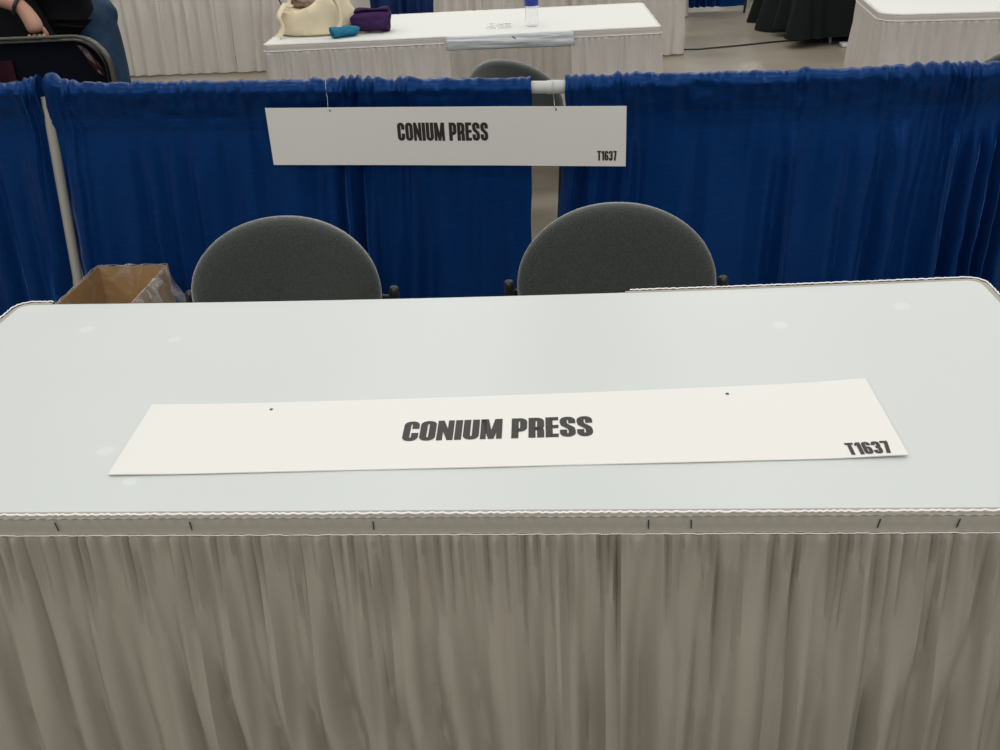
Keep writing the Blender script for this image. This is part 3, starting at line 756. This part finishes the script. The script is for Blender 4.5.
def roll(L, R, turns, flat, seed, amp, flare=0):
    """a cloth rolled up around the y axis: spiral section, soft creases, open ends"""
    nt = int(turns * 36); nl = 26; G = []
    for i in range(nt + 1):
        a = i / nt; th = 2 * PI * turns * a; rad = R * (.28 + .72 * a); col = []
        for j in range(nl + 1):
            v = j / nl; y = (v - .5) * L
            rr_ = rad * (1 + flare * (abs(2 * v - 1)) ** 2 * (1 if v < .5 else -1)) * (1 + amp * N3((math.cos(th) * 1.6, math.sin(th) * 1.6, v * 3), seed) + amp * .5 * N3((math.cos(th) * 4, math.sin(th) * 4, v * 5), seed + 1))
            rr_ *= (1 - .22 * sm(.8, 1, v) - .10 * sm(.2, 0, v))
            yy = y + .012 * math.sin(th) * (v - .5) + .02 * N2(a * 5, v * 2, seed) * L * 3
            col.append((rr_ * math.cos(th) * 1.05, yy, max(.003, R * flat * .98 + rr_ * math.sin(th) * flat)))
        G.append(col)
    return MB().quadgrid(G)
pg = roll(.185, .062, 2.3, .86, 17, .22, .12).build('folded_garment', 'purple', loc=on_mid(.475 - .915, -.16, TH), rot=1.57); solid(pg, .012, 0)
md = pg.modifiers.new('soft', 'SUBSURF'); md.levels = 1; md.render_levels = 1
tag(pg, 'dark purple knitted garment bundled beside the tote bag', 'garment')
tl_ = roll(.13, .030, 1.8, .88, 23, .20, .25).build('folded_scarf', 'teal', loc=on_mid(.366 - .915, -.275, TH), rot=-1.05); solid(tl_, .005, 0)
tag(tl_, 'bright teal cloth rolled up in front of the purple garment', 'cloth')
cd = MB().tube(smooth_pts([(-.02, .10, .0), (-.06, .06, .12), (-.10, .05, .24), (-.12, .06, .36), (-.08, .10, .40), (-.01, .12, .30), (.02, .12, .16)]), .003, 6).build('shoulder_strap', 'black_plastic', tb)
cd.location = (-.13, .0, .03)
# bottle
bo = empty('water_bottle', on_mid(1.245 - .915, -.21, TH)); tag(bo, 'clear plastic water bottle with a blue label on the rear table', 'bottle')
MB().lathe([(0, .001), (.026, .001), (.031, .006), (.032, .014), (.0305, .022), (.032, .03), (.0305, .04), (.032, .05), (.031, .062), (.0325, .07), (.0325, .12), (.031, .128), (.032, .14), (.028, .16), (.016, .182), (.0125, .19), (.0125, .2)], (0, 0, 0), 28).build('bottle_body', 'clear', bo)
MB().lathe([(.0329, .094), (.0331, .096), (.0331, .120), (.0329, .122)], (0, 0, 0), 28).build('label', 'label', bo)
MB().lathe([(.0, .214), (.0135, .214), (.0145, .212), (.0145, .198), (.0135, .197)], (0, 0, 0), 20).build('cap', 'card', bo)
# wrapper
G = []
for i in range(22):
    col = []
    for j in range(14):
        x = (i / 21 - .5) * .12; y = (j / 13 - .5) * .10
        col.append((x * (1 + .2 * N2(x * 30, y * 30, 3)), y * (1 + .2 * N2(x * 30, y * 30, 4)), .002 + .014 * abs(N2(x * 40, y * 40, 5)) + .01 * max(0, N2(x * 18, y * 18, 8))))
    G.append(col)
wr = empty('wrapper', on_mid(1.09 - .915, -.2, TH)); tag(wr, 'small crumpled clear wrapper with amber print beside the bottle', 'wrapper')
o_ = MB().quadgrid(G).build('wrapper_film', 'film', wr)
for k in range(7):
    a = random.uniform(0, 6.28); x = random.uniform(-.05, .05); y = random.uniform(-.035, .035)
    pts = [(x + .014 * math.cos(a + q * .7), y + .010 * math.sin(a + q * .7), .016) for q in range(4)]
    MB().tube(pts, .0012, 5).build('print_mark', 'amber', wr)
pn = MB().tube([(-.012, 0, .006), (.013, -.004, .0)], .0022, 8).build('clasp', 'black_metal', loc=on_mid(1.16 - .915, -.391, TH - .022)); tag(pn, 'tiny black clasp on the vinyl flap of the rear table', 'clasp')
pn.rotation_euler = (0, .5, .04)

# ------------------------------------------------------------------ suitcase
su = empty('suitcase', (-2.065, 2.955, 0)); tag(su, 'open black suitcase standing behind the blue drape with a hand in it', 'suitcase')
sw, s_h, cr = .405, .925, .13
def rrect(x0, x1, z0, z1, r, n=8):
    L = []
    for cx, cz, a0 in ((x1 - r, z0 + r, -90), (x1 - r, z1 - r, 0), (x0 + r, z1 - r, 90), (x0 + r, z0 + r, 180)):
        for k in range(n + 1):
            a = math.radians(a0 + 90 * k / n); L.append((cx + r * math.cos(a), cz + r * math.sin(a)))
    return L
out = rrect(-sw, sw, .03, s_h, cr); inn = rrect(-sw + .014, sw - .014, .044, s_h - .014, cr - .014); far = rrect(-sw + .05, sw - .05, .08, s_h - .05, cr - .04)
b = MB(); b.quadgrid([[(x, 0, z) for x, z in out], [(x, -.005, z) for x, z in inn], [(x, .014, z) for x, z in inn], [(x, .020, z) for x, z in far]], closed_v=True)
b.f.append(tuple(len(b.v) - len(far) + k for k in range(len(far))))
b.build('lid', 'case', su)
b = MB(); b.quadgrid([[(x, 0.0, z) for x, z in out], [(x, .032, z) for x, z in out]], closed_v=True)
nn = len(out); b.f.append(tuple(nn + k for k in range(nn))); b.build('shell', 'black_plastic', su)
MB().tube([(x, -.004, z) for x, z in out], .0065, 8, closed=True).build('piping', 'olive', su)
MB().tube([(x, -.010, z) for x, z in rrect(-sw + .015, sw - .015, .045, s_h - .015, cr - .015)], .003, 6, closed=True).build('zipper', 'black_metal', su)
G = []
for i in range(14):
    a = i / 13
    G.append([(.285 + .095 * a, .004 - .01 * math.sin(PI * t) + .008 * N2(a * 4, t * 4, 2), (s_h - .032 - .13 * a ** 1.8) - t * (.004 + .055 * math.sin(PI * a))) for t in [k / 8 for k in range(9)]])
MB().quadgrid(G).build('corner_pocket', 'maroon', su)
G = [[(-.25 + .25 * i / 9, .012 - .012 * N2(i * .4, j * .4, 7), .62 + .22 * j / 9) for j in range(10)] for i in range(10)]
MB().quadgrid(G).build('lining_pouch', 'maroon', su)
for x in (-.3, .3): MB().tube([(x - .02, .035, .03), (x + .02, .035, .03)], .03, 14).build('wheel', 'black_plastic', su)
# base half of the case, behind the lid
b = MB(); b.box(-sw + .02, sw - .02, .034, .16, .0, .50, .03); b.build('base_shell', 'black_plastic', su)

# ------------------------------------------------------------------ person bending over the suitcase
pe = empty('person', (-1.98, 3.5, 0)); tag(pe, 'person in blue jeans and black top bending over the open suitcase', 'person')
PB = Vector((-1.98, 3.5, 0))
def skin_obj(name, nodes, edges, m, parent, sub=2, root=0):
    me = bpy.data.meshes.new(name); me.from_pydata([tuple(Vector(p) - PB) for p, _ in nodes], edges, []); me.update(); me.materials.append(M[m])
    o = bpy.data.objects.new(name, me); C.objects.link(o); o.parent = parent
    md = o.modifiers.new('skin', 'SKIN'); md.use_smooth_shade = True; md.branch_smoothing = .4
    if not me.skin_vertices: 
        me.attributes.new('skin_vertex', 'FLOAT', 'POINT') if False else None
    if not me.skin_vertices:
        bpy.context.view_layer.objects.active = o; o.select_set(True); bpy.ops.mesh.customdata_skin_add(); o.select_set(False)
    for i, (_, r_) in enumerate(nodes):
        me.skin_vertices[0].data[i].radius = (r_, r_) if not isinstance(r_, tuple) else r_
        me.skin_vertices[0].data[i].use_root = (i == root)
    s = o.modifiers.new('sub', 'SUBSURF'); s.levels = sub; s.render_levels = sub
    return o
pel = (-2.07, 3.62, .93)
# body (skin): hips, spine, neck, arms, legs
nd = [(pel, .09), ((-2.02, 3.50, 1.05), .09), ((-2.0, 3.36, 1.20), .10), ((-2.0, 3.22, 1.32), .125), ((-2.0, 3.10, 1.39), .07), ((-2.0, 3.03, 1.43), .055),
      ((-2.17, 3.20, 1.36), .055), ((-2.30, 3.14, 1.24), .046), ((-2.21, 3.06, 1.12), .048), ((-2.005, 3.035, 1.032), .031),
      ((-1.83, 3.20, 1.36), .055), ((-1.74, 3.34, 1.20), .045), ((-1.80, 3.42, 1.22), .035), ((-1.88, 3.34, 1.25), .026),
      ((-2.10, 3.56, .86), .09), ((-2.14, 3.46, .50), .06), ((-2.15, 3.52, .10), .04), ((-2.15, 3.42, .04), .035),
      ((-1.96, 3.53, .86), .07), ((-1.87, 3.42, .50), .055), ((-1.86, 3.50, .10), .04), ((-1.86, 3.40, .04), .035)]
ed = [(0, 1), (1, 2), (2, 3), (3, 4), (4, 5), (3, 6), (6, 7), (7, 8), (8, 9), (3, 10), (10, 11), (11, 12), (12, 13), (0, 14), (14, 15), (15, 16), (16, 17), (0, 18), (18, 19), (19, 20), (20, 21)]
# hand with five fingers going down behind the suitcase rim
H0 = len(nd)
W = Vector((-2.04, 3.035, 1.01))
hand = [((-1.985, 3.03, 1.0), .033), ((-1.968, 3.025, .965), .037), ((-1.962, 3.022, .93), .032)]
nd += hand; ed += [(9, H0), (H0, H0 + 1), (H0 + 1, H0 + 2)]
body = skin_obj('body', nd, ed, 'skin', pe)
for k, (dx, dy, ln) in enumerate(((-.030, .004, .070), (-.010, .0, .078), (.010, .0, .074), (.028, .004, .060))):
    x = -1.965 + dx
    skin_obj('finger', [((x * 1, 3.022, .93), .0085), ((x + dx * .1, 3.018, .93 - ln * .45), .0085), ((x + dx * .1, 3.024, .93 - ln * .8), .0078), ((x + dx * .08, 3.036, .93 - ln), .0068)], [(0, 1), (1, 2), (2, 3)], 'skin', body, 2)
skin_obj('thumb', [((-1.962, 3.015, .975), .011), ((-1.940, 3.035, .945), .010), ((-1.932, 3.045, .915), .0085)], [(0, 1), (1, 2)], 'skin', body, 2)
# clothes
jn = [((-2.03, 3.60, .97), .15), ((-2.10, 3.56, .84), .112), ((-2.14, 3.46, .50), .083), ((-2.15, 3.52, .08), .07), ((-1.925, 3.50, .86), .11), ((-1.868, 3.38, .60), .088), ((-1.86, 3.43, .35), .08), ((-1.86, 3.49, .07), .075), ((-2.01, 3.58, 1.06), .155)]
skin_obj('jeans', jn, [(0, 1), (1, 2), (2, 3), (0, 4), (4, 5), (5, 6), (6, 7), (0, 8)], 'denim', pe)
sh = [((-2.06, 3.50, 1.04), .15), ((-2.0, 3.36, 1.21), .155), ((-2.0, 3.22, 1.325), .145), ((-2.0, 3.13, 1.375), .085), ((-2.17, 3.20, 1.36), .092), ((-2.25, 3.165, 1.29), .078), ((-1.83, 3.20, 1.36), .092), ((-1.76, 3.32, 1.22), .07), ((-1.78, 3.38, 1.20), .05), ((-2.07, 3.48, .92), .165), ((-2.07, 3.47, .84), .16)]
skin_obj('shirt', sh, [(0, 1), (1, 2), (2, 3), (2, 4), (4, 5), (2, 6), (6, 7), (7, 8), (0, 9), (9, 10)], 'blackshirt', pe)
for x in (-2.15, -1.85):
    skin_obj('shoe', [((x, 3.55, .045), .042), ((x, 3.45, .04), .045), ((x, 3.34, .035), .038)], [(0, 1), (1, 2)], 'shoe', pe)
MB().tube([(-2.018 + .036 * math.cos(a) * .45, 3.036 + .038 * math.sin(a), 1.036 + .036 * math.cos(a) * .9) for a in [2 * PI * k / 20 for k in range(20)]], .0075, 8, closed=True).build('wristband', 'black_plastic', pe).location = -PB
# head
hc = Vector((-2.0, 2.93, 1.50)) - PB
Rt = Matrix.Rotation(math.radians(38), 4, 'X')
def head_shape(q, p): return q
G = []
for i in range(33):
    v = PI * i / 32; ring = []
    for k in range(40):
        u = 2 * PI * k / 40; d = Vector((math.sin(v) * math.cos(u), math.sin(v) * math.sin(u), math.cos(v)))
        w = 1 - .22 * sm(0, 1, -d.z)
        q = Vector((d.x * .076 * w, d.y * .096 * (1 - .1 * sm(0, 1, -d.z)), d.z * .118))
        if d.y < 0:
            q.y -= .024 * math.exp(-(d.x / .16) ** 2 - ((d.z + .12) / .16) ** 2)
            q.y += .008 * (math.exp(-((abs(d.x) - .38) / .18) ** 2 - ((d.z - .06) / .12) ** 2))
            q.y -= .006 * math.exp(-(d.x / .3) ** 2 - ((d.z + .45) / .08) ** 2)
        ring.append(tuple(hc + Rt @ q))
    G.append(ring)
hd_ = MB().quadgrid(G, closed_v=True).build('head', 'skin', body)
def loc_h(p): return hc + Rt @ Vector(p)
for s in (-1, 1):
    c = loc_h((s * .030, -.083, .010)); MB().lathe([(0, -.011), (.007, -.008), (.011, 0), (.007, .008), (0, .011)], tuple(c), 12).build('eye', 'eye', hd_)
    c = loc_h((s * .078, .005, 0)); MB().lathe([(0, -.03), (.008, -.022), (.011, 0), (.010, .018), (0, .03)], tuple(c), 12).build('ear', 'skin', hd_)
MB().tube([tuple(loc_h((x, -.094 + abs(x) * .25, -.052))) for x in (-.024, -.012, 0, .012, .024)], .0045, 8).build('mouth', 'lips', hd_)
G = []
for i in range(22):
    v = PI * .62 * i / 21; ring = []
    for k in range(40):
        u = 2 * PI * k / 40; d = Vector((math.sin(v) * math.cos(u), math.sin(v) * math.sin(u), math.cos(v)))
        fr = sm(.25, -.35, d.y) if False else max(0, -d.y)
        if d.z < .45 and d.y < 0: zz = .45 + (d.z - .45) * (1 - min(1, fr * 1.6))
        else: zz = d.z
        rr2 = math.sqrt(max(0, 1 - min(1, zz) ** 2)) / max(1e-6, math.sqrt(max(1e-9, 1 - d.z ** 2))) if d.z < .999 else 1
        q = Vector((d.x * .086 * rr2, d.y * .106 * rr2 + .004, zz * .128))
        ring.append(tuple(hc + Rt @ q))
    G.append(ring)
MB().quadgrid(G, closed_v=True).build('hair', 'hair', hd_)
# shoulder bag
sbg = empty('shoulder_bag', (-2.27, 3.23, 0)); tag(sbg, 'black shoulder bag hanging in front of the bending person', 'bag')
G = []
for i in range(17):
    v = i / 16; z = .52 + .60 * v; ring = []
    for k in range(48):
        u = 2 * PI * k / 48; c, s = math.cos(u), math.sin(u)
        w = .255 * (1 - .20 * sm(.55, 1.0, v)) ; t = .05 * math.sin(PI * min(1, .12 + v * .85)) + .008
        ring.append((math.copysign(abs(c) ** .5, c) * w + .04 * (1 - v) , math.copysign(abs(s) ** .6, s) * t, z + .01 * N1(c * 2, 4)))
    G.append(ring)
b = MB().quadgrid(G, closed_v=True); b.f.append(tuple(range(48))); b.f.append(tuple(16 * 48 + k for k in range(48))); b.build('bag_body', 'blackshirt', sbg)
so = strap(smooth_pts([(-.17, 0, 1.1), (-.12, 0, 1.3), (.10, .02, 1.44), (.2, -.03, 1.3), (.2, -.02, 1.1)]), .035).build('strap', 'blackshirt', sbg); solid(so, .004, 0)
MB().lathe([(0, -.006), (.008, -.004), (.010, 0), (.008, .004), (0, .006)], (.235, -.055, .90), 12).build('stud', 'steel', sbg)

# ------------------------------------------------------------------ lights: rows of high hall lamps
def lamp(x, y, z, e, sx=1.2, sy=1.2, col=(1, .975, .93)):
    l = bpy.data.lights.new('hall_lamp', 'AREA'); l.shape = 'RECTANGLE'; l.size = sx; l.size_y = sy; l.energy = e; l.color = col
    o = bpy.data.objects.new('hall_lamp', l); C.objects.link(o); o.location = (x, y, z)
for y, e in ((.3, 84), (4.2, 82), (8.0, 88), (12.0, 90), (-5, 165), (-10, 170), (17, 110), (23, 170), (30, 280)):
    for x in ((-5.0, -1.5, 2.0, 5.5) if y < 15 else (-9, -5, -1.5, 2, 5.5, 9)):
        lamp(x, y, 5.6, e)
w = bpy.data.worlds.new('hall'); sc.world = w; w.use_nodes = True
w.node_tree.nodes['Background'].inputs[0].default_value = (.95, .95, 1.0, 1)
w.node_tree.nodes['Background'].inputs[1].default_value = .33

# ------------------------------------------------------------------ camera
cam = bpy.data.cameras.new('camera'); co = bpy.data.objects.new('camera', cam); C.objects.link(co); sc.camera = co
cam.sensor_width = 36; cam.lens = 999.5 * 36 / 1000; cam.clip_start = .05
p, rl, yw = .4876, -.0542, .0833
Rm = Matrix.Rotation(yw, 4, 'Z') @ Matrix.Rotation(PI / 2 - p, 4, 'X') @ Matrix.Rotation(rl, 4, 'Z')
co.matrix_world = Matrix.Translation((.1677, -1.0551, 1.5128)) @ Rm
sc.view_settings.view_transform = 'Standard'; sc.view_settings.look = 'None'; sc.view_settings.gamma = 1; sc.view_settings.use_curve_mapping = False
sc.view_settings.exposure = -.76
